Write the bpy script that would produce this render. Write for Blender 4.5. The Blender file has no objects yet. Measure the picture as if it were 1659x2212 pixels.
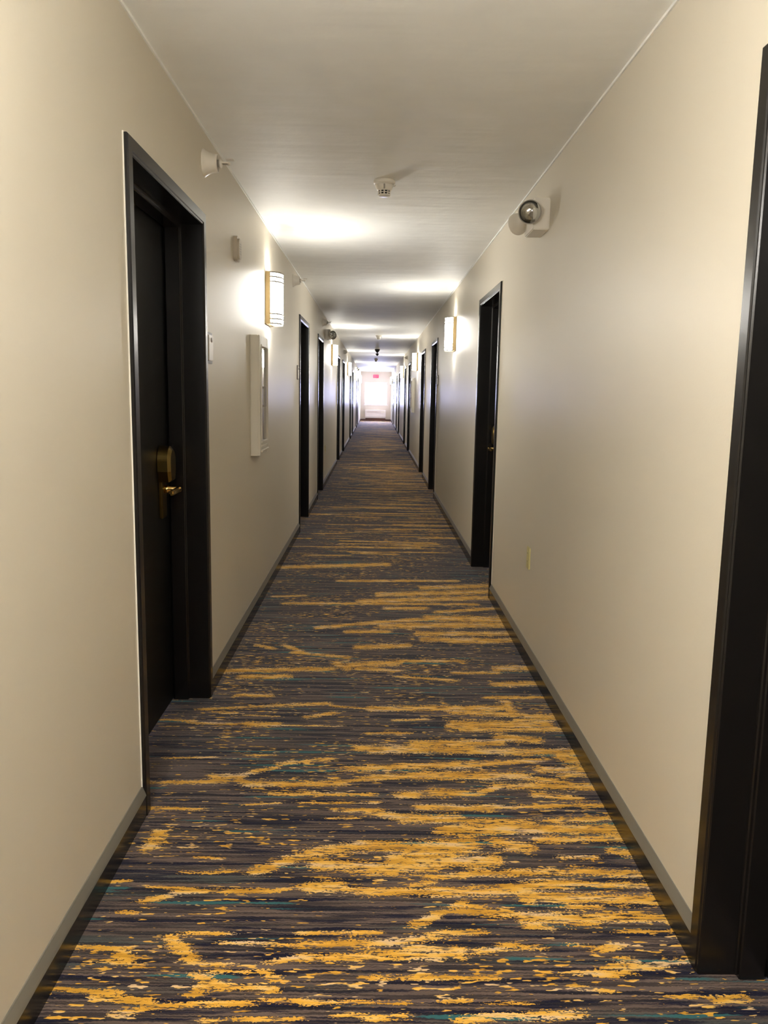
import bpy, bmesh, math, random
import numpy as np
from mathutils import Matrix, Vector

# ---------------------------------------------------------------- camera, sky, exposure
SC = bpy.context.scene
COL = SC.collection
XL, XR, H, YN, YF = -0.729, 0.805, 2.433, -4.0, 40.3   # corridor: walls, ceiling, rear and far end

cam_data = bpy.data.cameras.new('camera')
cam = bpy.data.objects.new('camera', cam_data)
COL.objects.link(cam)
cam_data.sensor_fit = 'VERTICAL'
cam_data.sensor_height = 36.0
cam_data.lens = 1715.0 / 2212.0 * 36.0
cam_data.clip_start = 0.02
cam_data.clip_end = 500
R = Matrix(((0.99978877, -0.01553469, -0.01345718),
            (-0.01101394, 0.14785207, -0.98894816),
            (0.01735267, 0.98888747, 0.14764974)))
cam.matrix_world = Matrix.Translation((0, 0, 1.36)) @ R.to_4x4()
SC.camera = cam

world = bpy.data.worlds.new('daylight')
SC.world = world
world.use_nodes = True
wb = world.node_tree.nodes['Background']
wb.inputs['Color'].default_value = (0.60, 0.63, 1.0, 1)
wb.inputs['Strength'].default_value = 17.0

SC.view_settings.view_transform = 'Standard'
SC.view_settings.look = 'None'
SC.view_settings.gamma = 1.0
SC.view_settings.use_curve_mapping = False
SC.view_settings.exposure = 2.95
SC.cycles.use_denoising = True
SC.cycles.max_bounces = 10
SC.cycles.diffuse_bounces = 6
SC.cycles.glossy_bounces = 5
SC.cycles.sample_clamp_indirect = 8.0
SCONCE_STRENGTH = 8.6

# ---------------------------------------------------------------- materials
def new_mat(name):
    m = bpy.data.materials.new(name)
    m.use_nodes = True
    nt = m.node_tree
    return m, nt, nt.nodes['Principled BSDF']

def simple(name, rgb, rough=0.5, metal=0.0, spec=0.5, bump=0.0, bscale=200.0, vary=0.06, vscale=6.0):
    m, nt, b = new_mat(name)
    N, L = nt.nodes, nt.links
    tc = N.new('ShaderNodeTexCoord')
    nz = N.new('ShaderNodeTexNoise')
    nz.inputs['Scale'].default_value = vscale
    nz.inputs['Detail'].default_value = 3
    L.new(tc.outputs['Object'], nz.inputs['Vector'])
    mix = N.new('ShaderNodeMix')
    mix.data_type = 'RGBA'
    mix.inputs[6].default_value = tuple(c * (1 - vary) for c in rgb) + (1,)
    mix.inputs[7].default_value = tuple(min(1, c * (1 + vary)) for c in rgb) + (1,)
    L.new(nz.outputs[0], mix.inputs[0])
    L.new(mix.outputs[2], b.inputs['Base Color'])
    b.inputs['Roughness'].default_value = rough
    b.inputs['Metallic'].default_value = metal
    b.inputs['Specular IOR Level'].default_value = spec
    if bump:
        n2 = N.new('ShaderNodeTexNoise')
        n2.inputs['Scale'].default_value = bscale
        n2.inputs['Detail'].default_value = 3
        L.new(tc.outputs['Object'], n2.inputs['Vector'])
        bp = N.new('ShaderNodeBump')
        bp.inputs['Strength'].default_value = bump
        bp.inputs['Distance'].default_value = 0.002
        L.new(n2.outputs[0], bp.inputs['Height'])
        L.new(bp.outputs[0], b.inputs['Normal'])
    return m

M_WALL = simple('greige_satin_paint', (0.635, 0.585, 0.485), 0.42, 0, 0.42, 0.10, 160, 0.03, 0.8)
M_PLASTER = simple('ceiling_paint', (0.85, 0.855, 0.825), 0.62, 0, 0.35, 0.0)
M_BLACK = simple('black_semigloss_paint', (0.007, 0.006, 0.0055), 0.25, 0, 0.42, 0.05, 300)
M_LEAF = simple('black_door_paint', (0.0035, 0.0032, 0.003), 0.45, 0, 0.28, 0.10, 260)
M_BASE = simple('black_vinyl', (0.016, 0.0155, 0.013), 0.22, 0, 0.5, 0.03, 90)
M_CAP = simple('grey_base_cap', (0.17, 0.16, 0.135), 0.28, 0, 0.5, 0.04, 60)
M_WHITE = simple('white_plastic', (0.74, 0.70, 0.62), 0.38)
M_CABINET = simple('white_enamel', (0.68, 0.64, 0.55), 0.32)
M_IVORY = simple('ivory_plastic', (0.62, 0.56, 0.26), 0.35)
M_BEIGE = simple('beige_plastic', (0.50, 0.44, 0.35), 0.33)
M_BRASS = simple('aged_brass', (0.20, 0.14, 0.045), 0.30, 1.0)
M_BRASS_BRIGHT = simple('polished_brass', (0.85, 0.60, 0.22), 0.18, 1.0)
M_CHROME = simple('chrome', (0.72, 0.71, 0.69), 0.08, 1.0)
M_GOLD_BACK = simple('champagne_metal', (0.62, 0.47, 0.24), 0.35, 0.6)
M_BAND = simple('brushed_band', (0.33, 0.29, 0.23), 0.35, 0.7)
M_DARK = simple('dark_plastic', (0.012, 0.010, 0.009), 0.35)
M_SLOT = simple('black_recess', (0.004, 0.004, 0.004), 0.8)
M_SIGN_BACK = simple('bronze_sign_back', (0.07, 0.05, 0.04), 0.4)
M_GREY = simple('grey_plastic', (0.30, 0.27, 0.23), 0.4)  # plain grey plastic for small parts
M_SILL = simple('window_vinyl', (0.75, 0.74, 0.72), 0.35)
M_UNIT = simple('offwhite_unit_plastic', (0.72, 0.68, 0.64), 0.4)
M_BROWN = simple('brown_skirt', (0.10, 0.035, 0.025), 0.5)

def glass(name, tint=(1, 1, 1), gloss=0.12):
    m = bpy.data.materials.new(name)
    m.use_nodes = True
    nt = m.node_tree
    N, L = nt.nodes, nt.links
    N.remove(N['Principled BSDF'])
    out = N['Material Output']
    t = N.new('ShaderNodeBsdfTransparent')
    t.inputs['Color'].default_value = tint + (1,)
    g = N.new('ShaderNodeBsdfGlossy')
    g.inputs['Roughness'].default_value = 0.04
    fr = N.new('ShaderNodeFresnel')
    fr.inputs['IOR'].default_value = 1.5
    ma = N.new('ShaderNodeMath')
    ma.operation = 'ADD'
    ma.inputs[1].default_value = gloss
    ma.use_clamp = True
    L.new(fr.outputs[0], ma.inputs[0])
    mx = N.new('ShaderNodeMixShader')
    L.new(ma.outputs[0], mx.inputs[0])
    L.new(t.outputs[0], mx.inputs[1])
    L.new(g.outputs[0], mx.inputs[2])
    L.new(mx.outputs[0], out.inputs['Surface'])
    return m

M_PANE = glass('window_glass', (1, 1, 1), 0.0)
M_CABGLASS = glass('cabinet_glass', (0.93, 0.93, 0.93), 0.30)
M_LENS = glass('clear_lens', (0.93, 0.93, 0.90), 0.10)

def emit(name, rgb, strength):
    m = bpy.data.materials.new(name)
    m.use_nodes = True
    nt = m.node_tree
    nt.nodes.remove(nt.nodes['Principled BSDF'])
    e = nt.nodes.new('ShaderNodeEmission')
    e.inputs['Color'].default_value = rgb + (1,)
    e.inputs['Strength'].default_value = strength
    nt.links.new(e.outputs[0], nt.nodes['Material Output'].inputs['Surface'])
    return m

M_LAMP = emit('sconce_acrylic_lit', (1.0, 0.965, 0.90), SCONCE_STRENGTH)
M_PANEL = emit('fill_lamp_lit', (1.0, 0.975, 0.92), 8.0)
M_EXIT = emit('exit_face_lit', (1.0, 0.075, 0.17), 0.22)
M_EXIT_TXT = emit('exit_letters_lit', (1.0, 0.30, 0.40), 0.24)

def ceiling_material():
    m = M_PLASTER
    nt = m.node_tree
    N, L = nt.nodes, nt.links
    b = N['Principled BSDF']
    tc = N.new('ShaderNodeTexCoord')
    a = N.new('ShaderNodeTexNoise')                     # knock-down blotches
    a.inputs['Scale'].default_value = 14
    a.inputs['Detail'].default_value = 5
    L.new(tc.outputs['Object'], a.inputs['Vector'])
    mp = N.new('ShaderNodeMapping')
    mp.inputs['Scale'].default_value = (0.8, 5.0, 1.0)  # trowel ripples across the ceiling
    L.new(tc.outputs['Object'], mp.inputs['Vector'])
    c = N.new('ShaderNodeTexNoise')
    c.inputs['Scale'].default_value = 1.6
    c.inputs['Detail'].default_value = 2
    L.new(mp.outputs[0], c.inputs['Vector'])
    ad = N.new('ShaderNodeMath')
    ad.operation = 'MULTIPLY_ADD'
    ad.inputs[1].default_value = 4.0
    L.new(c.outputs[0], ad.inputs[0])
    L.new(a.outputs[0], ad.inputs[2])
    bp = N.new('ShaderNodeBump')
    bp.inputs['Strength'].default_value = 0.35
    bp.inputs['Distance'].default_value = 0.004
    L.new(ad.outputs[0], bp.inputs['Height'])
    L.new(bp.outputs[0], b.inputs['Normal'])
ceiling_material()

def carpet_material():
    m, nt, b = new_mat('striped_carpet')
    N, L = nt.nodes, nt.links
    tc = N.new('ShaderNodeTexCoord')
    sep = N.new('ShaderNodeSeparateXYZ')
    L.new(tc.outputs['Object'], sep.inputs[0])

    def math_(op, a, bb=None, cc=None, clamp=False):
        n = N.new('ShaderNodeMath')
        n.operation = op
        n.use_clamp = clamp
        for i, v in enumerate((a, bb, cc)):
            if v is None:
                continue
            if isinstance(v, (int, float)):
                n.inputs[i].default_value = v
            else:
                L.new(v, n.inputs[i])
        return n.outputs[0]

    def noise(sx, sy, detail=2.0, rough=0.5, off=0.0, src=None):
        cx = math_('MULTIPLY', sep.outputs['X'], sx)
        cy = math_('MULTIPLY', src if src is not None else sep.outputs['Y'], sy)
        cb = N.new('ShaderNodeCombineXYZ')
        L.new(cx, cb.inputs[0])
        L.new(cy, cb.inputs[1])
        cb.inputs[2].default_value = off
        n = N.new('ShaderNodeTexNoise')
        n.inputs['Scale'].default_value = 1.0
        n.inputs['Detail'].default_value = detail
        n.inputs['Roughness'].default_value = rough
        L.new(cb.outputs[0], n.inputs['Vector'])
        return n.outputs[0]

    # yarn wobble: the rows are not dead straight, their ends are ragged
    jag = noise(110, 90, 1.0, 0.5, 7.3)
    yj = math_('MULTIPLY_ADD', math_('SUBTRACT', jag, 0.5), 0.007, sep.outputs['Y'])

    def ramp(fac, stops):
        r = N.new('ShaderNodeValToRGB')
        r.color_ramp.interpolation = 'LINEAR'
        e = r.color_ramp.elements
        while len(e) > len(stops):
            e.remove(e[-1])
        while len(e) < len(stops):
            e.new(0.5)
        for i, (p, c) in enumerate(stops):
            e[i].position = p
            e[i].color = c + (1,) if isinstance(c, tuple) else (c, c, c, 1)
        L.new(fac, r.inputs[0])
        return r.outputs[0]

    def mixc(fac, a, bb):
        n = N.new('ShaderNodeMix')
        n.data_type = 'RGBA'
        L.new(fac, n.inputs[0])
        for i, v in ((6, a), (7, bb)):
            if isinstance(v, tuple):
                n.inputs[i].default_value = v + (1,)
            else:
                L.new(v, n.inputs[i])
        return n.outputs[2]

    brown = (0.115, 0.081, 0.067)
    taupe = (0.150, 0.108, 0.091)
    slate = (0.070, 0.076, 0.073)
    navy = (0.006, 0.006, 0.022)
    teal = (0.030, 0.130, 0.140)
    cream = (0.72, 0.50, 0.27)
    s1 = noise(0.9, 24, 3.0, 0.62, 1.0, yj)
    base = ramp(s1, [(0.34, slate), (0.44, brown), (0.54, taupe), (0.62, brown), (0.68, slate)])
    s2 = noise(2.0, 40, 3.0, 0.65, 3.0, yj)
    dark = ramp(s2, [(0.51, 0.0), (0.55, 0.85), (0.60, 1.0)])
    col = mixc(dark, base, navy)
    s5 = noise(2.5, 150, 1.5, 0.5, 15.0, yj)               # single dark rows between the loops
    thin = ramp(s5, [(0.47, 0.0), (0.56, 0.75)])
    col = mixc(thin, col, (0.020, 0.017, 0.020))
    s3 = noise(1.7, 34, 2.0, 0.5, 9.0, yj)
    tl = ramp(s3, [(0.635, 0.0), (0.67, 0.9)])
    col = mixc(tl, col, teal)
    # gold streaks: a woven density field (mesh attribute) with ragged edges
    at = N.new('ShaderNodeAttribute')
    at.attribute_name = 'gold'
    r1 = noise(11, 75, 3.0, 0.65, 21.0)
    r2 = noise(110, 210, 2.0, 0.6, 23.0)
    rag = math_('ADD', math_('MULTIPLY', math_('SUBTRACT', r1, 0.5), 4.0),
                math_('MULTIPLY', math_('SUBTRACT', r2, 0.5), 4.2))
    dens = math_('ADD', at.outputs['Fac'], rag)
    gm = ramp(math_('MULTIPLY_ADD', dens, 0.25, 0.5), [(0.50, 0.0), (0.55, 1.0)])
    # small dark nicks inside the gold
    nick = ramp(noise(18, 130, 2.0, 0.6, 31.0, yj), [(0.55, 1.0), (0.61, 0.05)])
    gm = math_('MULTIPLY', gm, nick)
    clus = ramp(noise(2.2, 5.0, 3.0, 0.6, 61.0), [(0.42, 0.0), (0.60, 1.0)])       # loose flecks between the streaks
    fl = noise(20, 85, 2.0, 0.6, 63.0)
    fleck = ramp(math_('MULTIPLY_ADD', clus, 0.10, fl), [(0.672, 0.0), (0.70, 1.0)])
    gm = math_('MAXIMUM', gm, fleck)
    g1 = noise(5, 34, 3.0, 0.6, 41.0)
    gold = ramp(g1, [(0.34, (0.52, 0.26, 0.022)), (0.50, (0.76, 0.41, 0.055)), (0.57, (0.80, 0.50, 0.14)), (0.64, cream)])
    col = mixc(gm, col, gold)
    L.new(col, b.inputs['Base Color'])
    b.inputs['Roughness'].default_value = 0.93
    b.inputs['Specular IOR Level'].default_value = 0.12
    b.inputs['Sheen Weight'].default_value = 0.16
    b.inputs['Sheen Roughness'].default_value = 0.35
    fz = noise(420, 420, 2.0, 0.6, 51.0)
    rows = noise(3, 170, 1.0, 0.5, 53.0, yj)
    hh = math_('MULTIPLY_ADD', fz, 0.6, rows)
    bp = N.new('ShaderNodeBump')
    bp.inputs['Strength'].default_value = 0.6
    bp.inputs['Distance'].default_value = 0.004
    L.new(hh, bp.inputs['Height'])
    L.new(bp.outputs[0], b.inputs['Normal'])
    return m

# ---------------------------------------------------------------- mesh helpers
class MB:
    """Collects shapes, then links them as ONE mesh object."""
    def __init__(self):
        self.v, self.f, self.s = [], [], []

    def add(self, vs, fs, smooth=False):
        o = len(self.v)
        self.v += [tuple(p) for p in vs]
        self.f += [tuple(i + o for i in f) for f in fs]
        self.s += [smooth] * len(fs)
        return self

    def box(self, x0, x1, y0, y1, z0, z1, bev=0.0):
        if bev <= 0:
            vs = [(x, y, z) for x in (x0, x1) for y in (y0, y1) for z in (z0, z1)]
            fs = [(0, 1, 3, 2), (4, 6, 7, 5), (0, 4, 5, 1), (2, 3, 7, 6), (0, 2, 6, 4), (1, 5, 7, 3)]
            return self.add(vs, fs)
        bm = bmesh.new()
        bmesh.ops.create_cube(bm, size=1.0)
        for v in bm.verts:
            v.co = ((x0 + x1) / 2 + v.co.x * (x1 - x0), (y0 + y1) / 2 + v.co.y * (y1 - y0), (z0 + z1) / 2 + v.co.z * (z1 - z0))
        bmesh.ops.bevel(bm, geom=list(bm.edges), offset=bev, segments=2, affect='EDGES')
        return self.take(bm)

    def take(self, bm, smooth=False):
        bm.verts.index_update()
        self.add([v.co.copy() for v in bm.verts], [[v.index for v in f.verts] for f in bm.faces], smooth)
        bm.free()
        return self

    def lathe(self, prof, origin, axis, n=32, arc=(0, 2 * math.pi), smooth=True, cap=True):
        """prof: (radius, along axis) pairs revolved about axis through origin."""
        ax = Vector(axis).normalized()
        up = Vector((0, 0, 1)) if abs(ax.z) < 0.9 else Vector((1, 0, 0))
        a = ax.cross(up).normalized()
        bb = ax.cross(a).normalized()
        full = abs(arc[1] - arc[0] - 2 * math.pi) < 1e-6
        cnt = n if full else n + 1
        vs, fs = [], []
        for r, t in prof:
            for i in range(cnt):
                th = arc[0] + (arc[1] - arc[0]) * i / n
                vs.append(Vector(origin) + ax * t + (a * math.cos(th) + bb * math.sin(th)) * r)
        for j in range(len(prof) - 1):
            for i in range(n):
                k = (i + 1) % cnt
                fs.append((j * cnt + i, j * cnt + k, (j + 1) * cnt + k, (j + 1) * cnt + i))
        if cap and full:
            fs.append(tuple(range(cnt))[::-1])
            fs.append(tuple((len(prof) - 1) * cnt + i for i in range(cnt)))
        return self.add(vs, fs, smooth)

    def prism(self, pts, fn, d0, d1):
        """Extrude a 2-D outline; fn(u, v, d) -> world point."""
        n = len(pts)
        vs = [fn(u, v, d0) for u, v in pts] + [fn(u, v, d1) for u, v in pts]
        fs = [tuple(range(n))[::-1], tuple(range(n, 2 * n))]
        fs += [(i, (i + 1) % n, n + (i + 1) % n, n + i) for i in range(n)]
        return self.add(vs, fs)

    def build(self, name, mat, parent=None, smooth_angle=None):
        me = bpy.data.meshes.new(name)
        me.from_pydata(self.v, [], self.f)
        bm = bmesh.new()
        bm.from_mesh(me)
        bmesh.ops.recalc_face_normals(bm, faces=bm.faces)
        bm.to_mesh(me)
        bm.free()
        me.polygons.foreach_set('use_smooth', self.s)
        me.materials.append(mat)
        o = bpy.data.objects.new(name, me)
        COL.objects.link(o)
        if parent is not None:
            o.parent = parent
        return o

def tag(o, label=None, cat=None, group=None, kind=None):
    for k, v in (('label', label), ('category', cat), ('group', group), ('kind', kind)):
        if v:
            o[k] = v
    return o

def empty(name, loc, rz=0.0):
    o = bpy.data.objects.new(name, None)
    o.empty_display_size = 0.1
    COL.objects.link(o)
    o.location = loc
    o.rotation_euler = (0, 0, rz)
    return o

def copy_tree(o, parent=None):
    c = o.copy()
    COL.objects.link(c)
    if parent is not None:
        c.parent = parent
    for ch in [x for x in COL.objects if x.parent == o]:
        copy_tree(ch, c)
    return c

# Things on a wall are modelled about their own origin: +X out of the wall, +Y along it, Z up.
# On the wall at XL they stand as modelled; on the wall at XR they are turned half round.
def wall_place(o, side, y, z=0.0):
    if side == 'L':
        o.location = (XL, y, z)
        o.rotation_euler = (0, 0, 0)
    else:
        o.location = (XR, y, z)
        o.rotation_euler = (0, 0, math.pi)
    return o
STROKES = [
    (-0.315,2.098,-0.182,2.189,0.02),(-0.182,2.189,-0.017,2.239,0.024),(-0.017,2.239,0.091,2.235,0.022),
    (-0.152,2.139,0.088,2.12,0.024),(-0.156,2.028,-0.082,2.039,0.025),(-0.082,2.024,0.085,2.011,0.015),
    (-0.23,2.021,-0.157,2.038,0.006),(-0.6,2.026,-0.518,2.017,0.006),(-0.479,2.008,-0.259,2.011,0.01),
    (-0.599,1.958,-0.481,2.018,0.004),(-0.492,1.818,-0.425,1.747,0.011),(-0.417,1.732,-0.33,1.725,0.006),
    (-0.398,1.695,-0.342,1.653,0.01),(-0.342,1.653,-0.218,1.647,0.01),(-0.241,1.704,-0.211,1.675,0.007),
    (-0.392,1.625,-0.374,1.659,0.005),(-0.718,1.783,-0.612,1.776,0.008),(-0.607,1.776,-0.571,1.73,0.008),
    (-0.625,1.733,-0.541,1.719,0.006),(-0.723,1.645,-0.566,1.63,0.008),(-0.596,1.616,-0.477,1.604,0.009),
    (-0.542,1.571,-0.436,1.598,0.009),(-0.406,1.598,-0.272,1.603,0.009),(-0.229,1.734,-0.145,1.758,0.008),
    (-0.145,1.75,0.077,1.76,0.012),(-0.165,1.797,0.079,1.808,0.011),(-0.033,1.84,0.012,1.841,0.01),
    (-0.169,1.839,-0.067,1.84,0.005),(-0.347,1.554,-0.153,1.562,0.006),(-0.209,1.613,-0.108,1.608,0.008),
    (-0.056,1.569,0.072,1.57,0.004),(-0.087,1.608,0.073,1.609,0.004),(-0.462,1.835,-0.35,1.836,0.003),
    (-0.518,2.095,-0.441,2.09,0.006),(-0.489,2.167,-0.442,2.162,0.006),(-0.424,2.101,-0.379,2.1,0.005),
    (-0.723,2.044,-0.669,2.05,0.006),(-0.349,1.799,-0.288,1.8,0.005),(-0.255,1.8,-0.204,1.797,0.005),
    (-0.648,1.915,-0.621,1.913,0.007),(-0.355,1.704,-0.339,1.701,0.004),(-0.31,1.705,-0.289,1.702,0.004),
    (-0.656,2.204,-0.651,2.308,0.006),(0.239,2.331,0.505,2.356,0.029),(0.503,2.343,0.804,2.348,0.024),
    (0.007,2.228,0.108,2.235,0.022),(0.128,2.212,0.314,2.251,0.042),(0.073,2.165,0.377,2.164,0.028),
    (0.007,2.119,0.189,2.127,0.024),(0.392,2.265,0.495,2.23,0.027),(0.533,2.279,0.8,2.291,0.015),
    (0.745,2.222,0.806,2.2,0.017),(0.587,2.185,0.674,2.186,0.009),(0.29,2.102,0.556,2.112,0.015),
    (0.603,2.118,0.799,2.099,0.017),(0.18,2.084,0.275,2.086,0.011),(0.139,2.042,0.171,2.058,0.01),
    (0.008,2.01,0.38,2.02,0.018),(0.381,2.03,0.576,2.059,0.023),(0.438,2.001,0.557,1.984,0.027),
    (0.574,2.054,0.795,2.052,0.012),(0.56,1.993,0.804,1.987,0.021),(0.55,1.955,0.617,1.956,0.011),
    (0.253,1.937,0.364,1.925,0.018),(0.415,1.907,0.596,1.9,0.023),(0.6,1.914,0.799,1.908,0.016),
    (0.425,1.872,0.471,1.868,0.009),(0.124,1.868,0.179,1.913,0.009),(0.179,1.913,0.262,1.97,0.006),
    (0.11,1.817,0.203,1.843,0.013),(0.203,1.843,0.295,1.849,0.009),(0.009,1.799,0.043,1.808,0.015),
    (0.01,1.76,0.228,1.762,0.014),(0.109,1.784,0.231,1.786,0.011),(0.285,1.779,0.367,1.8,0.011),
    (0.366,1.796,0.432,1.792,0.006),(0.514,1.805,0.541,1.802,0.004),(0.58,1.782,0.638,1.807,0.008),
    (0.478,1.704,0.571,1.713,0.006),(0.567,1.698,0.597,1.728,0.01),(0.585,1.705,0.714,1.737,0.009),
    (0.716,1.741,0.808,1.753,0.008),(0.629,1.759,0.657,1.729,0.005),(0.01,1.685,0.094,1.686,0.007),
    (0.105,1.686,0.294,1.688,0.007),(0.212,1.562,0.328,1.576,0.011),(0.357,1.573,0.473,1.577,0.012),
    (0.011,1.563,0.085,1.57,0.008),(0.494,1.661,0.553,1.648,0.006),(0.817,1.623,0.861,1.63,0.011),
    (0.718,1.632,0.801,1.633,0.005),(0.177,1.614,0.213,1.617,0.005),(0.299,1.611,0.355,1.612,0.004),
    (0.648,1.857,0.787,1.859,0.005),(-0.511,3.115,-0.388,3.119,0.023),(-0.859,3.156,-0.731,3.142,0.01),
    (-0.727,3.126,-0.511,3.115,0.01),(-0.387,3.11,-0.138,3.109,0.007),(-0.737,3.266,-0.455,3.312,0.011),
    (-0.455,3.312,-0.187,3.349,0.015),(-0.163,3.321,-0.001,3.298,0.009),(-0.001,3.289,0.203,3.304,0.022),
    (-0.263,3.2,-0.159,3.247,0.014),(-0.6,3.433,-0.457,3.438,0.014),(-0.044,2.908,0.182,2.907,0.026),
    (-0.084,2.734,0.014,2.736,0.018),(0.014,2.75,0.175,2.76,0.021),(-0.771,2.617,-0.573,2.624,0.011),
    (-0.58,2.628,-0.516,2.629,0.017),(-0.552,2.665,-0.457,2.668,0.017),(-0.458,2.637,-0.433,2.625,0.012),
    (-0.425,2.613,-0.314,2.616,0.019),(-0.302,2.61,-0.103,2.626,0.017),(-0.104,2.639,0.171,2.682,0.01),
    (-0.432,2.694,-0.352,2.734,0.01),(-0.332,2.768,-0.155,2.813,0.011),(-0.755,2.805,-0.595,2.816,0.007),
    (-0.441,2.834,-0.365,2.836,0.006),(-0.721,2.443,-0.562,2.441,0.01),(-0.408,2.471,-0.304,2.484,0.005),
    (-0.106,2.445,0.026,2.447,0.011),(0.026,2.431,0.113,2.397,0.021),(0.113,2.397,0.156,2.398,0.023),
    (-0.109,2.392,-0.05,2.393,0.006),(-0.328,2.545,0.015,2.546,0.009),(0.107,2.543,0.164,2.55,0.018),
    (-0.209,2.486,0.015,2.496,0.007),(-0.25,2.564,-0.187,2.565,0.005),(-0.519,3.21,-0.412,3.204,0.007),
    (-0.667,3.241,-0.586,3.225,0.009),(0,3.298,0.575,3.325,0.026),(0.363,3.272,0.791,3.231,0.022),
    (0.609,3.393,0.612,3.28,0.015),(0.532,3.441,0.795,3.455,0.016),(0.343,3.131,0.745,3.151,0.043),
    (0.387,3.091,0.797,3.103,0.02),(0.625,3.191,0.771,3.204,0.014),(0.174,2.951,0.519,2.968,0.027),
    (0.521,3.022,0.671,2.995,0.028),(0.003,2.895,0.392,2.905,0.029),(0.391,2.89,0.807,2.894,0.026),
    (0.726,2.856,0.804,2.809,0.035),(0.004,2.749,0.202,2.761,0.019),(0.208,2.768,0.408,2.779,0.022),
    (0.409,2.786,0.635,2.819,0.016),(0.155,2.688,0.55,2.697,0.028),(0.566,2.685,0.691,2.65,0.019),
    (0.62,2.744,0.777,2.755,0.019),(0.703,2.701,0.766,2.709,0.015),(0.102,2.548,0.195,2.556,0.018),
    (0.219,2.568,0.334,2.559,0.026),(0.361,2.548,0.451,2.609,0.008),(0.459,2.621,0.789,2.616,0.019),
    (0.584,2.564,0.715,2.533,0.016),(0.167,2.466,0.396,2.465,0.019),(0.396,2.471,0.796,2.495,0.011),
    (0.006,2.431,0.098,2.407,0.019),(0.12,2.397,0.288,2.395,0.023),(0.287,2.385,0.471,2.383,0.014),
    (0.228,2.324,0.8,2.34,0.022),(0.575,2.39,0.801,2.415,0.012),(0.002,3.04,0.151,3.052,0.01),
    (0.107,3.176,0.228,3.188,0.009),(0.004,2.672,0.155,2.688,0.013),(-0.703,6.096,0.127,6.26,0.058),
    (-0.24,5.666,0.623,5.719,0.031),(0.35,5.494,0.849,5.582,0.053),(0.044,5.283,0.825,5.409,0.055),
    (-0.086,5.096,0.801,5.246,0.051),(-0.566,5.021,-0.263,5.037,0.029),(-0.263,5.037,0.685,5.063,0.024),
    (0.093,4.937,0.344,4.95,0.033),(0.412,4.861,0.8,4.974,0.028),(-0.313,4.49,-0.075,4.58,0.028),
    (-0.075,4.58,0.402,4.729,0.033),(0.342,4.726,0.808,4.706,0.06),(-0.14,4.421,0.097,4.431,0.027),
    (0.064,4.547,0.803,4.602,0.049),(0.265,4.401,0.808,4.426,0.038),(0.292,4.293,0.808,4.298,0.036),
    (0.443,4.264,0.695,4.275,0.028),(-0.077,4.139,0.2,4.184,0.034),(0.169,3.927,0.462,3.938,0.018),
    (-0.469,4.156,-0.376,4.061,0.016),(-0.405,4.044,-0.124,3.976,0.019),(-0.18,3.883,-0.118,3.799,0.029),
    (-0.1,3.857,0.138,3.896,0.035),(-0.616,4.15,-0.526,4.104,0.017),(-0.73,3.748,-0.196,3.796,0.028),
    (-0.621,3.67,-0.397,3.679,0.027),(-0.06,3.801,0.125,3.78,0.02),(0.415,3.763,0.619,3.77,0.017),
    (0.628,3.827,0.819,3.848,0.035),(0.595,3.609,0.804,3.629,0.031),(0.132,3.698,0.413,3.655,0.013),
    (-0.664,5.191,-0.458,5.229,0.021),
]

# ---------------------------------------------------------------- the setting
# door openings: (side, start, end of the outer casing, latch at the far jamb?)
CW, DT = 0.052, 2.082                                 # casing width, top of casing
DOORS_L = [(2.394, 3.445, 1), (7.645, 8.695, 0), (10.09, 11.14, 1), (15.25, 16.30, 0), (17.72, 18.77, 1),
           (22.85, 23.90, 0), (25.33, 26.38, 1), (30.45, 31.50, 0), (33.0, 34.05, 1)]
DOORS_R = [(0.705, 1.757, 0), (5.213, 6.263, 1), (10.40, 11.45, 0), (12.94, 13.99, 1), (18.25, 19.30, 0),
           (20.85, 21.90, 1), (26.20, 27.25, 0), (28.95, 30.0, 1), (33.95, 35.0, 0), (36.45, 37.5, 1)]

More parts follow.
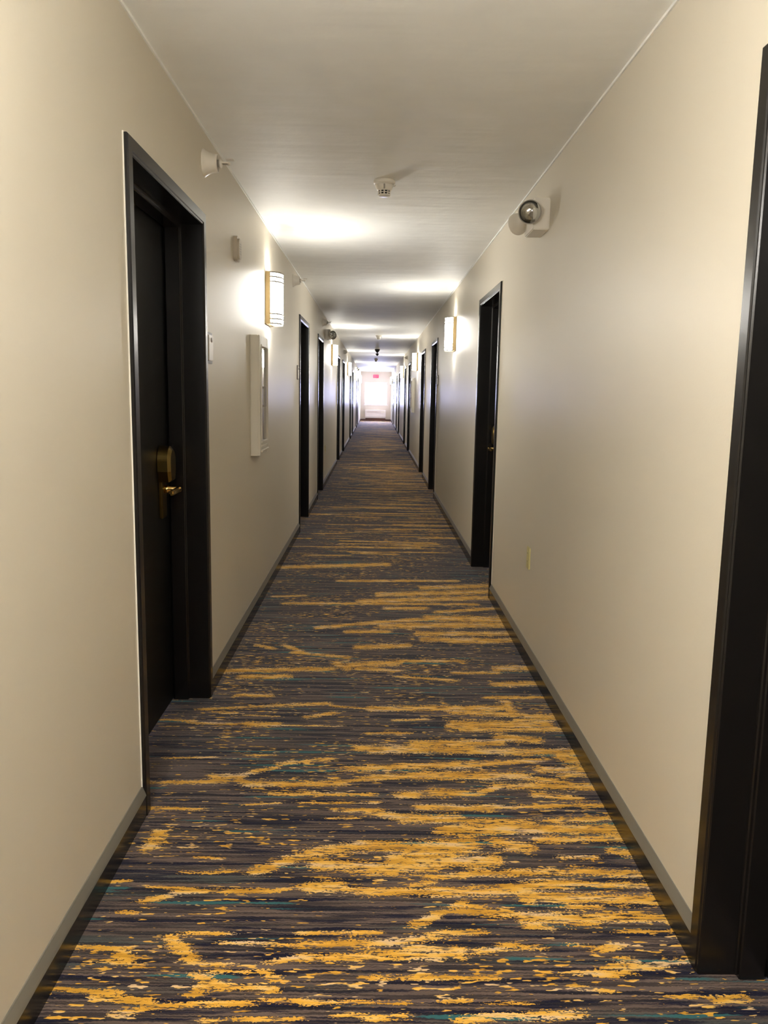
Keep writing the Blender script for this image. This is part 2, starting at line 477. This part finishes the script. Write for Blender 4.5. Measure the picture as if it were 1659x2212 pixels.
def gold_field(X, Y):
    """Density of the gold yarn over the carpet, positive inside a streak."""
    g = np.full(X.shape, -1.40, dtype=np.float32)
    g += 0.28 * np.clip((X - 0.05) / 0.5, -0.6, 1.0)
    rng = random.Random(11)
    st = list(STROKES)
    y = 6.55
    while y < YF:                                     # the pattern goes on down the corridor
        for k in range(9):
            u = rng.random() ** 0.62
            cx = -0.72 + 1.52 * u
            ln = rng.uniform(0.12, 0.55) * (0.5 + 0.7 * u)
            yy = y + rng.uniform(0, 0.42)
            sl = rng.uniform(-0.06, 0.06)
            st.append((cx - ln, yy - sl * ln, cx + ln, yy + sl * ln, rng.uniform(0.006, 0.024)))
        y += 0.42
    y = 1.5
    while y > YN:
        for k in range(6):
            cx = rng.uniform(-0.7, 0.8)
            ln = rng.uniform(0.08, 0.4)
            yy = y - rng.uniform(0, 0.42)
            st.append((cx - ln, yy, cx + ln, yy + rng.uniform(-.03, .03), rng.uniform(0.006, 0.022)))
        y -= 0.42
    ys = Y[:, 0]
    for x0, y0, x1, y1, t in st:
        t = max(t, 0.006)
        lo, hi = min(y0, y1) - 4 * t - 0.02, max(y0, y1) + 4 * t + 0.02
        i0, i1 = np.searchsorted(ys, lo), np.searchsorted(ys, hi)
        if i1 <= i0:
            continue
        xs, yy = X[i0:i1], Y[i0:i1]
        dx, dy = x1 - x0, y1 - y0
        ex, ey = 0.022, t                             # yarn patches run across the corridor
        den = (dx / ex) ** 2 + (dy / ey) ** 2 + 1e-9
        s = np.clip(((xs - x0) * dx / ex ** 2 + (yy - y0) * dy / ey ** 2) / den, 0, 1)
        d = np.sqrt(((xs - x0 - s * dx) / ex) ** 2 + ((yy - y0 - s * dy) / ey) ** 2)
        v = np.clip(1.25 - 1.15 * d, -1.5, 1.15)
        g[i0:i1] = np.maximum(g[i0:i1], v)
    return g

def build_floor():
    xs = np.arange(-0.896, 0.975, 0.018)
    ys = np.concatenate([np.arange(YN, 1.4, 0.06), np.arange(1.4, 3.2, 0.008), np.arange(3.2, 6.6, 0.014),
                         np.arange(6.6, 14, 0.03), np.arange(14, YF + 0.05, 0.07)])
    X, Y = np.meshgrid(xs, ys)
    ny, nx = X.shape
    g = gold_field(X, Y)
    me = bpy.data.meshes.new('floor')
    co = np.stack([X, Y, np.zeros_like(X)], -1).reshape(-1, 3)
    idx = np.arange(nx * ny).reshape(ny, nx)
    q = np.stack([idx[:-1, :-1], idx[:-1, 1:], idx[1:, 1:], idx[1:, :-1]], -1).reshape(-1, 4)
    me.vertices.add(len(co))
    me.vertices.foreach_set('co', co.ravel())
    me.loops.add(q.size)
    me.loops.foreach_set('vertex_index', q.ravel())
    me.polygons.add(len(q))
    me.polygons.foreach_set('loop_start', np.arange(0, q.size, 4))
    me.update(calc_edges=True)
    a = me.attributes.new('gold', 'FLOAT', 'POINT')
    a.data.foreach_set('value', g.ravel())
    me.materials.append(carpet_material())
    o = bpy.data.objects.new('floor', me)
    COL.objects.link(o)
    tag(o, 'striped grey and navy carpet with ragged gold streaks', 'carpet', kind='structure')
build_floor()

c = MB().box(XL - 0.35, XR + 0.35, YN, YF + 0.2, H, H + 0.12).build('ceiling', M_PLASTER)
tag(c, 'off-white textured plaster ceiling of the corridor', 'ceiling', kind='structure')

def wall_side(name, xa, xb, doors, label):
    mb = MB()
    y = YN
    for a, b, _ in doors:
        mb.box(xa, xb, y, a + CW - 0.004, 0, H)
        mb.box(xa, xb, a + CW - 0.004, b - CW + 0.004, DT - CW + 0.004, H)
        y = b - CW + 0.004
    mb.box(xa, xb, y, YF, 0, H)
    tag(mb.build(name, M_WALL), label, 'wall', kind='structure')
wall_side('wall_left', XL - 0.16, XL, DOORS_L, 'greige satin wall carrying the white extinguisher cabinet nearest the camera')
wall_side('wall_right', XR, XR + 0.16, DOORS_R, 'greige satin wall carrying the clear twin-head emergency light')

WX0, WX1, WZ0, WZ1 = -0.528, 0.605, 0.785, 1.915      # end window
mb = MB()
mb.box(XL - 0.2, WX0, YF, YF + 0.2, 0, H).box(WX1, XR + 0.2, YF, YF + 0.2, 0, H)
mb.box(WX0, WX1, YF, YF + 0.2, 0, WZ0).box(WX0, WX1, YF, YF + 0.2, WZ1, H)
tag(mb.build('wall_far', M_WALL), 'end wall around the bright window', 'wall', kind='structure')
tag(MB().box(XL - 0.2, XR + 0.2, YN - 0.15, YN, 0, H).build('wall_rear', M_WALL), 'wall closing the corridor behind the camera', 'wall', kind='structure')

# window
w = empty('window_1', (0, YF, 0))
tag(w, 'bright white window at the far end of the corridor', 'window', kind='structure')
mb = MB()
for x0, x1, z0, z1 in ((WX0, WX0 + .05, WZ0, WZ1), (WX1 - .05, WX1, WZ0, WZ1), (WX0 + .05, WX1 - .05, WZ0, WZ0 + .05), (WX0 + .05, WX1 - .05, WZ1 - .05, WZ1)):
    mb.box(x0, x1, 0.06, 0.13, z0, z1, 0.004)
mb.build('window_frame', M_SILL, w)
MB().box(WX0 + .05, WX1 - .05, 0.092, 0.098, WZ0 + .05, WZ1 - .05).build('pane', M_PANE, w)
MB().box(WX0 - .04, WX1 + .04, -0.03, 0.06, WZ0 - 0.025, WZ0, 0.006).build('window_sill', M_SILL, w)
portal = bpy.data.lights.new('window_portal', 'AREA')  # helps the renderer find the sky through the window
portal.shape = 'RECTANGLE'
portal.size, portal.size_y = WX1 - WX0, WZ1 - WZ0
portal.cycles.is_portal = True
po = bpy.data.objects.new('window_portal', portal)
COL.objects.link(po)
po.location = ((WX0 + WX1) / 2, YF + 0.17, (WZ0 + WZ1) / 2)
po.rotation_euler = (math.radians(-90), 0, 0)

# baseboards: lengths between the doors, 10 cm high with a sloped grey top
BASE_PROF = [(0, 0), (0.014, 0), (0.014, 0.070), (0, 0.070)]
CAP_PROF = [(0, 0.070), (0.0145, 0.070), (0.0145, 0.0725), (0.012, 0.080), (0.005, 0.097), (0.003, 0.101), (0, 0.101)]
def baseboard(name, side, doors, label):
    root = empty(name, (0, 0, 0))
    tag(root, label, 'baseboard', kind='structure')
    y = YN
    for a, b, _ in list(doors) + [(YF, YF, 0)]:
        if a - y > 0.05:
            fn = (lambda u, v, d: (XL + u, d, v)) if side == 'L' else (lambda u, v, d: (XR - u, d, v))
            bd = MB().prism(BASE_PROF, fn, y, a).build('board', M_BASE, root)
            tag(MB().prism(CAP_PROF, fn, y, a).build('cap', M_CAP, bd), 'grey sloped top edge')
        y = b
baseboard('baseboard_left', 'L', DOORS_L, 'black baseboard with grey top edge, under the cabinet wall')
baseboard('baseboard_right', 'R', DOORS_R, 'black baseboard with grey top edge, under the emergency light wall')
eb = MB().box(XL, XR, YF - 0.013, YF, 0, 0.07, 0.003).build('baseboard_far', M_BROWN)
tag(eb, 'dark brown baseboard under the end window', 'baseboard', kind='structure')

# paint lip where ceiling meets wall
for nm, x0, x1, lb in (('trim_1', XL, XL + 0.006, 'thin paint bead along the ceiling over the cabinet wall'),
                       ('trim_2', XR - 0.006, XR, 'thin paint bead along the ceiling over the emergency light wall')):
    tag(MB().box(x0, x1, YN, YF, H - 0.009, H).build(nm, M_PLASTER), lb, 'trim', kind='structure')

# ---------------------------------------------------------------- doors
# frame profile, a = away from the opening, b = out of the wall
REC = 0.146
FRAME = [(0.052, -0.004), (0.052, 0.012), (0.049, 0.016), (0.012, 0.016), (0.008, 0.013), (0.003, 0.013), (0.0, 0.010),
         (0.0, -0.076), (-0.003, -0.079), (-0.014, -0.079), (-0.017, -0.082), (-0.017, -0.138), (-0.012, -0.146), (0.010, -0.146), (0.010, -0.19),
         (0.03, -0.19)]
def u_frame(y0, y1, zt):
    """Casing, jamb and stop swept round the opening, mitred at the head (local wall axes)."""
    mb = MB()
    n = len(FRAME)
    vs = []
    for a, b in FRAME:
        vs += [(b, y0 - a, 0.0), (b, y0 - a, zt + a), (b, y1 + a, zt + a), (b, y1 + a, 0.0)]
    fs = []
    for i in range(n - 1):
        for k in range(3):
            fs.append((i * 4 + k, i * 4 + k + 1, (i + 1) * 4 + k + 1, (i + 1) * 4 + k))
    mb.add(vs, fs)
    return mb

def lock_parts(parent, u, s):
    """Card lock: tall brass plate with a bulging reader, lever pointing the way s."""
    lx = -REC
    mb = MB()
    mb.box(lx, lx + 0.014, u - 0.036, u + 0.036, 0.835, 1.06, 0.004)
    out = []
    for i in range(25):                                # rounded reader housing
        t = math.pi * i / 24
        out.append((u + 0.052 * math.cos(t), 1.075 + 0.060 * math.sin(t)))
    out += [(u - 0.050, 1.03), (u - 0.036, 0.985), (u + 0.036, 0.985), (u + 0.050, 1.03)]
    bm = bmesh.new()
    v0 = [bm.verts.new((lx, a, b)) for a, b in out]
    cx, cz = u, 1.04
    v1 = [bm.verts.new((lx + 0.040, cx + (a - cx) * 0.97, cz + (b - cz) * 0.97)) for a, b in out]
    v2 = [bm.verts.new((lx + 0.052, cx + (a - cx) * 0.80, cz + (b - cz) * 0.80)) for a, b in out]
    n = len(out)
    for va, vb in ((v0, v1), (v1, v2)):
        for i in range(n):
            bm.faces.new((va[i], va[(i + 1) % n], vb[(i + 1) % n], vb[i]))
    bm.faces.new(v2)
    bm.faces.new(v0[::-1])
    mb.take(bm)
    plate = mb.build('lock_plate', M_BRASS, parent)
    mb = MB()
    mb.lathe([(0.017, 0.010), (0.017, 0.030), (0.011, 0.034), (0.011, 0.078), (0.009, 0.082)], (lx, u, 0.955), (1, 0, 0), 20)
    y0, y1 = (u - 0.014, u + 0.125) if s > 0 else (u - 0.125, u + 0.014)
    mb.box(lx + 0.062, lx + 0.084, y0, y1, 0.944, 0.966, 0.006)
    mb.build('lever_handle', M_BRASS_BRIGHT, plate)

def door(nm, side, a, b, far_latch, label):
    root = empty(nm, (0, 0, 0))
    y0, y1, zt = a + CW, b - CW, DT - CW
    if side == 'R':                                    # half turn: local y runs towards the camera
        y0, y1 = -y1, -y0
        wall_place(root, 'R', 0)
        far_latch = not far_latch
    else:
        wall_place(root, 'L', 0)
    tag(root, label, 'door', kind='structure')
    u_frame(y0, y1, zt).build('door_frame', M_BLACK, root)
    mb = MB()                                          # pale paint line where the casing meets the wall
    for q in (y0 - CW - 0.002, y1 + CW):
        mb.box(-0.002, 0.004, q, q + 0.002, 0.10, zt + CW + 0.003)
    mb.box(-0.002, 0.005, y0 - CW, y1 + CW, zt + CW, zt + CW + 0.003)
    mb.build('caulk_line', M_WHITE, root)
    MB().box(-REC - 0.042, -REC - 0.002, y0 - 0.009, y1 + 0.009, 0.001, zt + 0.009, 0.002).build('leaf', M_LEAF, root)
    u = (y1 - 0.135) if far_latch else (y0 + 0.135)
    lock_parts(root, u, -1 if far_latch else 1)

ORD = ['first', 'second', 'third', 'fourth', 'fifth', 'sixth', 'seventh', 'eighth', 'ninth', 'tenth']
for i, (a, b, f) in enumerate(DOORS_L):
    lb = 'black door with brass card lock, before the white extinguisher cabinet' if i == 0 else \
         '%s black door from the camera on the extinguisher cabinet wall' % ORD[i]
    door('door_%d' % (i + 1), 'L', a, b, f, lb)
for i, (a, b, f) in enumerate(DOORS_R):
    lb = ['black door cut off by the picture edge, nearest the camera', 'black recessed door beyond the ivory outlet, gold lever showing'][i] if i < 2 else \
         '%s black door from the camera on the emergency light wall' % ORD[i]
    door('door_%d' % (i + 10), 'R', a, b, f, lb)

# ---------------------------------------------------------------- wall sconces
def make_sconce():
    root = empty('wall_sconce', (0, 0, 0))
    hw, dp, hh = 0.118, 0.098, 0.168                   # half width, depth, half height
    MB().box(0.0, 0.034, -hw - 0.006, hw + 0.006, -hh, hh, 0.004).build('back_plate', M_GOLD_BACK, root)
    def arc(k, n=20, sx=1.0, off=0.031):
        return [(off + dp * 0.74 * sx * math.sin(math.pi * i / n), -hw * sx * math.cos(math.pi * i / n)) for i in range(n + 1)]
    n = 20
    mb = MB()
    zs = (-hh + 0.004, hh - 0.004)
    p = arc(0, n)
    vs = [(x, y, z) for z in zs for x, y in p]
    mb.add(vs, [(i, i + 1, n + 2 + i, n + 1 + i) for i in range(n)], True)
    mb.build('diffuser', M_LAMP, root)
    outer, inner = arc(0, n, 1.035), arc(0, n, 1.0, 0.030)
    for zb in (-hh, -hh + 0.030, -hh + 0.062, hh - 0.068, hh - 0.038, hh - 0.009):
        mb = MB()
        m = n + 1
        vs = [(x, y, z) for (x, y), z in [(q, zb) for q in outer] + [(q, zb + 0.009) for q in outer] + [(q, zb + 0.009) for q in inner] + [(q, zb) for q in inner]]
        fs = []
        for r in range(4):
            r2 = (r + 1) % 4
            for i in range(n):
                fs.append((r * m + i, r * m + i + 1, r2 * m + i + 1, r2 * m + i))
        mb.add(vs, fs)
        mb.build('band', M_BAND, root)
    return root

sc0 = make_sconce()
SC_L = [5.475, 13.31, 20.85, 28.45, 36.0, 1.15, 0.35, -1.2]  # last two are added out of view to brighten the near ceiling
SC_R = [8.27, 15.42, 22.72, 30.42, 37.6, 0.55]
k = 0
for side, ys in (('L', SC_L), ('R', SC_R)):
    for i, y in enumerate(ys):
        o = sc0 if k == 0 else copy_tree(sc0)
        k += 1
        wall_place(o, side, y, 1.968)
        if i >= 5:
            lb = 'lit half-round sconce %s, ' % (('beside the camera', 'added unseen next to the camera', 'added unseen behind the camera')[i - 5]) + ('on the cabinet wall' if side == 'L' else 'on the emergency light wall')
        elif i == 0:
            lb = 'lit half-round sconce above the white extinguisher cabinet' if side == 'L' else 'lit half-round sconce just past the door with the gold lever'
        else:
            lb = '%s lit half-round sconce from the camera on the %s wall' % (ORD[i], 'extinguisher cabinet' if side == 'L' else 'emergency light')
        tag(o, lb, 'sconce', 'half-round wall sconces')

# ---------------------------------------------------------------- sidewall sprinklers
def make_sprinkler():
    root = empty('sidewall_sprinkler', (0, 0, 0))
    MB().lathe([(0.056, 0.0), (0.056, 0.003), (0.050, 0.009), (0.043, 0.022), (0.0385, 0.036), (0.0365, 0.050), (0.0355, 0.060), (0.033, 0.060), (0.031, 0.050)],
               (0, 0, 0), (1, 0, 0), 36, cap=False).build('escutcheon', M_WHITE, root)
    mb = MB()
    mb.lathe([(0.014, 0.03), (0.014, 0.066), (0.018, 0.066), (0.018, 0.074), (0.010, 0.078)], (0, 0, 0), (1, 0, 0), 20)
    for s in (-1, 1):
        mb.box(0.074, 0.104, s * 0.014 - 0.0025, s * 0.014 + 0.0025, -0.003, 0.003, 0.001)
    mb.lathe([(0.005, 0.100), (0.008, 0.104), (0.005, 0.110)], (0, 0, 0), (1, 0, 0), 12)
    mb.box(0.100, 0.105, -0.016, 0.016, -0.003, 0.003)
    body = mb.build('sprinkler_head', M_WHITE, root)
    MB().lathe([(0.0035, 0.078), (0.0035, 0.100)], (0, 0, 0), (1, 0, 0), 10).build('bulb', M_GREY, body)
    MB().box(0.092, 0.126, -0.017, 0.017, 0.014, 0.0165, 0.001).build('deflector', M_WHITE, body)
    return root
sp0 = make_sprinkler()
SPR = [('L', 3.495, 2.296, 'white flared sidewall sprinkler above the nearest door with brass lock'),
       ('L', 7.12, 2.316, 'small white sidewall sprinkler just past the sconce over the cabinet'),
       ('L', 11.05, 2.30, 'small sidewall sprinkler above the squat emergency light down the corridor'),
       ('L', 18.5, 2.28, 'distant sidewall sprinkler over the fifth door of the cabinet wall'),
       ('R', 20.3, 2.26, 'distant sidewall sprinkler on the emergency light wall')]
for i, (s, y, z, lb) in enumerate(SPR):
    o = sp0 if i == 0 else copy_tree(sp0)
    wall_place(o, s, y, z)
    tag(o, lb, 'sprinkler', 'sidewall sprinklers')

# ---------------------------------------------------------------- emergency lights
def make_emergency():
    root = empty('emergency_light', (0, 0, 0))
    MB().box(0.0, 0.078, -0.10, 0.10, -0.072, 0.072, 0.004).build('housing', M_WHITE, root)
    for s, (hx, hy, hz), aim in ((1, (0.096, 0.108, 0.004), (0.20, 1.0, -0.22)), (-1, (0.100, -0.118, 0.004), (0.42, -1.0, -0.20))):
        ax = Vector(aim).normalized()
        o = Vector((hx, hy, hz)) - ax * 0.02
        mb = MB()
        mb.lathe([(0.012, -0.018), (0.026, -0.012), (0.040, 0.006), (0.049, 0.030), (0.0535, 0.046), (0.0535, 0.052), (0.049, 0.052), (0.049, 0.046)], o, ax, 36, cap=False)
        mb.lathe([(0.012, -0.022), (0.012, -0.010)], o, ax, 16)
        mb.box(0.070, 0.090, hy - s * 0.03 - 0.012, hy - s * 0.03 + 0.012, -0.012, 0.012, 0.003)
        head = mb.build('lamp_head', M_WHITE if s < 0 else M_GREY, root)
        MB().lathe([(0.006, -0.008), (0.022, -0.004), (0.036, 0.010), (0.045, 0.030), (0.0485, 0.044)], o, ax, 36, cap=False).build('reflector', M_CHROME, head)
        MB().lathe([(0.0065, -0.005), (0.0065, 0.018), (0.004, 0.024)], o, ax, 12).build('bulb', M_CHROME, head)
        MB().lathe([(0.0485, 0.047), (0.044, 0.056), (0.030, 0.064), (0.012, 0.068), (0.001, 0.0685)], o, ax, 36, cap=False).build('lens', M_LENS, head)
    return root
em0 = make_emergency()
for i, (s, y, z, lb) in enumerate([('R', 3.97, 2.205, 'white emergency light with two round clear lamp heads, nearest'),
                                   ('L', 11.70, 2.18, 'squat emergency light just past the third door, cabinet wall'),
                                   ('L', 28.9, 2.20, 'far emergency light near the corridor end, on the cabinet wall')]):
    o = em0 if i == 0 else copy_tree(em0)
    wall_place(o, s, y, z)
    tag(o, lb, 'emergency light', 'twin-head emergency lights')

# ---------------------------------------------------------------- extinguisher cabinets
def make_cabinet():
    root = empty('extinguisher_cabinet', (0, 0, 0))
    w, z0, z1, d = 0.36, 0.982, 1.683, 0.045
    mb = MB()
    mb.box(0, 0.004, 0, w, z0, z1)
    for a, b, p, q in ((0, 0.012, z0, z1), (w - 0.012, w, z0, z1), (0.012, w - 0.012, z0, z0 + 0.012), (0.012, w - 0.012, z1 - 0.012, z1)):
        mb.box(0, d, a, b, p, q)
    mb.build('cabinet_body', M_CABINET, root)
    mb = MB()
    f = 0.052
    for a, b, p, q in ((0, f, z0, z1), (w - f, w, z0, z1), (f, w - f, z0, z0 + 0.085), (f, w - f, z1 - 0.062, z1)):
        mb.box(d, d + 0.012, a, b, p, q, 0.003)
    for a, b, p, q in ((f - 0.012, f, z0 + 0.085, z1 - 0.062), (w - f, w - f + 0.012, z0 + 0.085, z1 - 0.062),
                       (f - 0.012, w - f + 0.012, z0 + 0.073, z0 + 0.085), (f - 0.012, w - f + 0.012, z1 - 0.062, z1 - 0.050)):
        mb.box(d + 0.012, d + 0.019, a, b, p, q, 0.002)
    dr = mb.build('door', M_CABINET, root)
    MB().box(d + 0.002, d + 0.006, f, w - f, z0 + 0.085, z1 - 0.062).build('glass', M_CABGLASS, dr)
    mb = MB()
    mb.box(d + 0.010, d + 0.036, f + 0.02, f + 0.032, 1.268, 1.280, 0.003)
    mb.box(d + 0.010, d + 0.036, f + 0.02, f + 0.032, 1.376, 1.388, 0.003)
    mb.box(d + 0.028, d + 0.038, f + 0.018, f + 0.034, 1.268, 1.388, 0.003)
    mb.build('handle', M_GREY, dr)
    mb = MB()
    mb.box(d + 0.012, d + 0.022, 0.03, w - 0.03, z0 + 0.02, z0 + 0.034, 0.003)
    mb.box(d + 0.012, d + 0.018, 0.03, w - 0.03, z0 + 0.05, z0 + 0.060, 0.002)
    mb.build('bottom_rail', M_CABINET, dr)
    return root
cb0 = make_cabinet()
wall_place(cb0, 'L', 4.69)
tag(cb0, 'white wall cabinet with glazed door, below the nearest sconce', 'cabinet', 'extinguisher cabinets')
cb1 = copy_tree(cb0)
wall_place(cb1, 'R', 16.75)
tag(cb1, 'distant white wall cabinet between the fourth and fifth doors, emergency light wall', 'cabinet', 'extinguisher cabinets')

# ---------------------------------------------------------------- chime, room signs, outlets
def rounded(w, h, r, n=8):
    pts = []
    for cx, cy, a0 in ((w - r, h - r, 0), (-w + r, h - r, 90), (-w + r, -h + r, 180), (w - r, -h + r, 270)):
        for i in range(n + 1):
            t = math.radians(a0 + 90 * i / n)
            pts.append((cx + r * math.cos(t), cy + r * math.sin(t)))
    return pts
ch = empty('door_chime', (0, 0, 0))
MB().prism(rounded(0.048, 0.062, 0.030), lambda u, v, d: (d, u, v), 0, 0.020).build('chime_body', M_BEIGE, ch)
MB().prism(rounded(0.036, 0.050, 0.024), lambda u, v, d: (d, u, v), 0.020, 0.030).build('cover', M_BEIGE, ch)
mb = MB()
for q in (-0.024, -0.012, 0.0, 0.012, 0.024):
    mb.box(0.030, 0.0305, -0.018, 0.018, q - 0.002, q + 0.002)
mb.build('sound_slots', M_GREY, ch)
wall_place(ch, 'L', 4.215, 2.075)
tag(ch, 'small beige rounded chime box high on wall before the nearest sconce', 'chime')

def make_sign():
    root = empty('room_sign', (0, 0, 0))
    MB().box(0, 0.006, -0.052, 0.052, -0.067, 0.067, 0.002).build('back_plate', M_SIGN_BACK, root)
    MB().box(0.006, 0.012, -0.044, 0.044, -0.055, 0.055, 0.002).build('face', M_BEIGE, root)
    MB().lathe([(0.010, 0), (0.010, 0.003)], (0.012, 0.005, 0.034), (1, 0, 0), 16).build('raised_mark', M_GREY, root)
    return root
sg0 = make_sign()
for i, (s, y, z, lb) in enumerate([('L', 3.535, 1.543, 'small beige room plaque beside the nearest door with brass lock'),
                                   ('L', 7.53, 1.54, 'small beige room plaque just before the second door of the cabinet wall'),
                                   ('R', 10.29, 1.54, 'small beige room plaque just before the third door, emergency light wall')]):
    o = sg0 if i == 0 else copy_tree(sg0)
    wall_place(o, s, y, z)
    tag(o, lb, 'sign', 'room plaques beside the doors')

def make_outlet():
    root = empty('wall_outlet', (0, 0, 0))
    MB().box(0, 0.006, -0.036, 0.036, -0.058, 0.058, 0.003).build('cover_plate', M_IVORY, root)
    for z in (-0.021, 0.021):
        f = MB().prism(rounded(0.017, 0.0145, 0.009, 5), lambda u, v, d: (d, u, v + z), 0.005, 0.008).build('receptacle', M_IVORY, root)
        mb = MB()
        for u in (-0.006, 0.006):
            mb.box(0.008, 0.0083, u - 0.001, u + 0.001, z, z + 0.007)
        mb.build('slots', M_SLOT, f)
    MB().lathe([(0.003, 0), (0.002, 0.0015)], (0.006, 0, 0), (1, 0, 0), 10).build('screw', M_IVORY, root)
    return root
ot0 = make_outlet()
wall_place(ot0, 'R', 4.0, 0.536)
tag(ot0, 'ivory duplex outlet low on the wall under the emergency light', 'outlet', 'ivory outlets')
o = copy_tree(ot0)
wall_place(o, 'L', 11.78, 0.533)
tag(o, 'distant ivory outlet low on wall, past the third cabinet-wall door', 'outlet', 'ivory outlets')

# ---------------------------------------------------------------- on the ceiling
def make_detector():
    root = empty('smoke_detector', (0, 0, 0))
    dn = (0, 0, -1)
    MB().lathe([(0.055, 0), (0.056, 0.010), (0.053, 0.020), (0.046, 0.022)], (0, 0, 0), dn, 40).build('base', M_WHITE, root)
    hd = MB().lathe([(0.045, 0.020), (0.046, 0.028), (0.037, 0.048), (0.033, 0.052)], (0, 0, 0), dn, 40).build('head', M_WHITE, root)
    MB().lathe([(0.030, 0.050), (0.028, 0.070)], (0, 0, 0), dn, 32).build('chamber', M_SLOT, hd)
    mb = MB()
    for i in range(10):
        t = 2 * math.pi * (i + 0.5) / 10
        c, s = math.cos(t), math.sin(t)
        vs = []
        for z in (-0.050, -0.072):
            for r, q in ((0.027, -0.003), (0.033, -0.003), (0.033, 0.003), (0.027, 0.003)):
                vs.append((r * c - q * s, r * s + q * c, z))
        mb.add(vs, [(0, 1, 2, 3), (7, 6, 5, 4), (0, 4, 5, 1), (1, 5, 6, 2), (2, 6, 7, 3), (3, 7, 4, 0)])
    mb.lathe([(0.0325, 0.059), (0.0325, 0.062)], (0, 0, 0), dn, 40)
    mb.lathe([(0.0325, 0.070), (0.031, 0.076), (0.026, 0.078)], (0, 0, 0), dn, 40)
    mb.build('vent_ring', M_WHITE, hd)
    MB().box(-0.004, 0.004, -0.047, -0.040, -0.048, -0.026).build('status_lamp', M_GREY, hd)
    mb = MB()
    mb.box(0.044, 0.058, -0.020, -0.006, -0.033, -0.022, 0.003)
    mb.build('test_tab', M_WHITE, root)
    return root
dt0 = make_detector()
for i, (x, y, lb) in enumerate([(0.030, 4.25, 'white cone smoke detector on the ceiling nearest the camera'),
                                (0.05, 15.2, 'second smoke detector from the camera, a pale dot on ceiling'),
                                (0.01, 25.7, 'farthest pale smoke detector on the ceiling before the window')]):
    o = dt0 if i == 0 else copy_tree(dt0)
    o.location = (x, y, H)
    tag(o, lb, 'smoke detector', 'ceiling smoke detectors')

cm = empty('dome_camera', (0.035, 19.9, H))
tag(cm, 'small black dome fixture hanging from the ceiling mid corridor', 'camera')
MB().lathe([(0.062, 0), (0.062, 0.02), (0.045, 0.055), (0.022, 0.080)], (0, 0, 0), (0, 0, -1), 28).build('base', M_DARK, cm)
MB().lathe([(0.012, 0.075), (0.012, 0.10), (0.036, 0.105), (0.038, 0.125), (0.026, 0.150), (0.008, 0.160)], (0, 0, 0), (0, 0, -1), 28).build('dome', M_DARK, cm)

# ---------------------------------------------------------------- at the far end
ex = empty('exit_sign', (0.024, YF, 2.20))
tag(ex, 'red glowing exit sign above the bright end window', 'sign')
MB().box(-0.16, 0.16, -0.055, 0.0, -0.10, 0.10, 0.012).build('sign_box', M_WHITE, ex)
MB().prism(rounded(0.145, 0.085, 0.03), lambda u, v, d: (u, d, v), -0.058, -0.054).build('lit_face', M_EXIT, ex)
GLY = {'E': [(0, 1, .2, 0), (0, 1, 0, .16), (0, .85, .42, .58), (0, 1, .84, 1)], 'I': [(0.38, 0.62, 0, 1)],
       'T': [(0, 1, .84, 1), (0.4, 0.6, 0, .84)]}
def glyph(ch, x, w, h):
    mb = MB()
    z0 = -h / 2
    if ch == 'X':
        for s in (1, -1):
            a = [(-s * w / 2 - .007, z0), (-s * w / 2 + .007, z0), (s * w / 2 + .007, -z0), (s * w / 2 - .007, -z0)]
            mb.prism(a, lambda u, v, d: (x + w / 2 + u, d, v), -0.061, -0.058)
        return mb
    bars = {'E': ((0, .2, 0, 1), (.2, 1, 0, .16), (.2, .85, .42, .58), (.2, 1, .84, 1)), 'I': ((.38, .62, 0, 1),), 'T': ((0, 1, .84, 1), (.4, .6, 0, .84))}[ch]
    for a, b, p, q in bars:
        mb.box(x + a * w, x + b * w, -0.061, -0.058, z0 + p * h, z0 + q * h)
    return mb
for i, chh in enumerate('EXIT'):
    glyph(chh, -0.118 + i * 0.062, 0.050, 0.11).build('letter', M_EXIT_TXT, ex)

ac = empty('wall_heater', (0.03, YF, 0))
tag(ac, 'off-white wall heater unit under the end window', 'heater')
MB().box(-0.52, 0.52, -0.20, 0.0, 0.125, 0.53, 0.012).build('casing', M_UNIT, ac)
for i in range(7):
    z = 0.40 + 0.015 * i
    MB().box(-0.46, 0.20, -0.212, -0.20, z, z + 0.006).build('slat', M_UNIT, ac)
for i in range(4):
    z = 0.155 + 0.02 * i
    MB().box(-0.48, 0.48, -0.210, -0.20, z, z + 0.008).build('slat', M_UNIT, ac)
MB().box(0.26, 0.46, -0.206, -0.20, 0.40, 0.50, 0.002).build('control_lid', M_WHITE, ac)
MB().box(-0.50, 0.50, -0.17, -0.014, 0.0, 0.125).build('base_skirt', M_BROWN, ac)

cl = empty('added_fill_light', (-0.25, -0.9, H))  # added lamp out of view, lifts the light on the foreground
tag(cl, 'added square fill lamp on the ceiling, unseen behind the camera', 'added fill light')
MB().box(-0.32, 0.32, -0.32, 0.32, -0.035, 0.0, 0.006).build('frame', M_WHITE, cl)
MB().box(-0.28, 0.28, -0.28, 0.28, -0.042, -0.035, 0.003).build('diffuser', M_PANEL, cl)
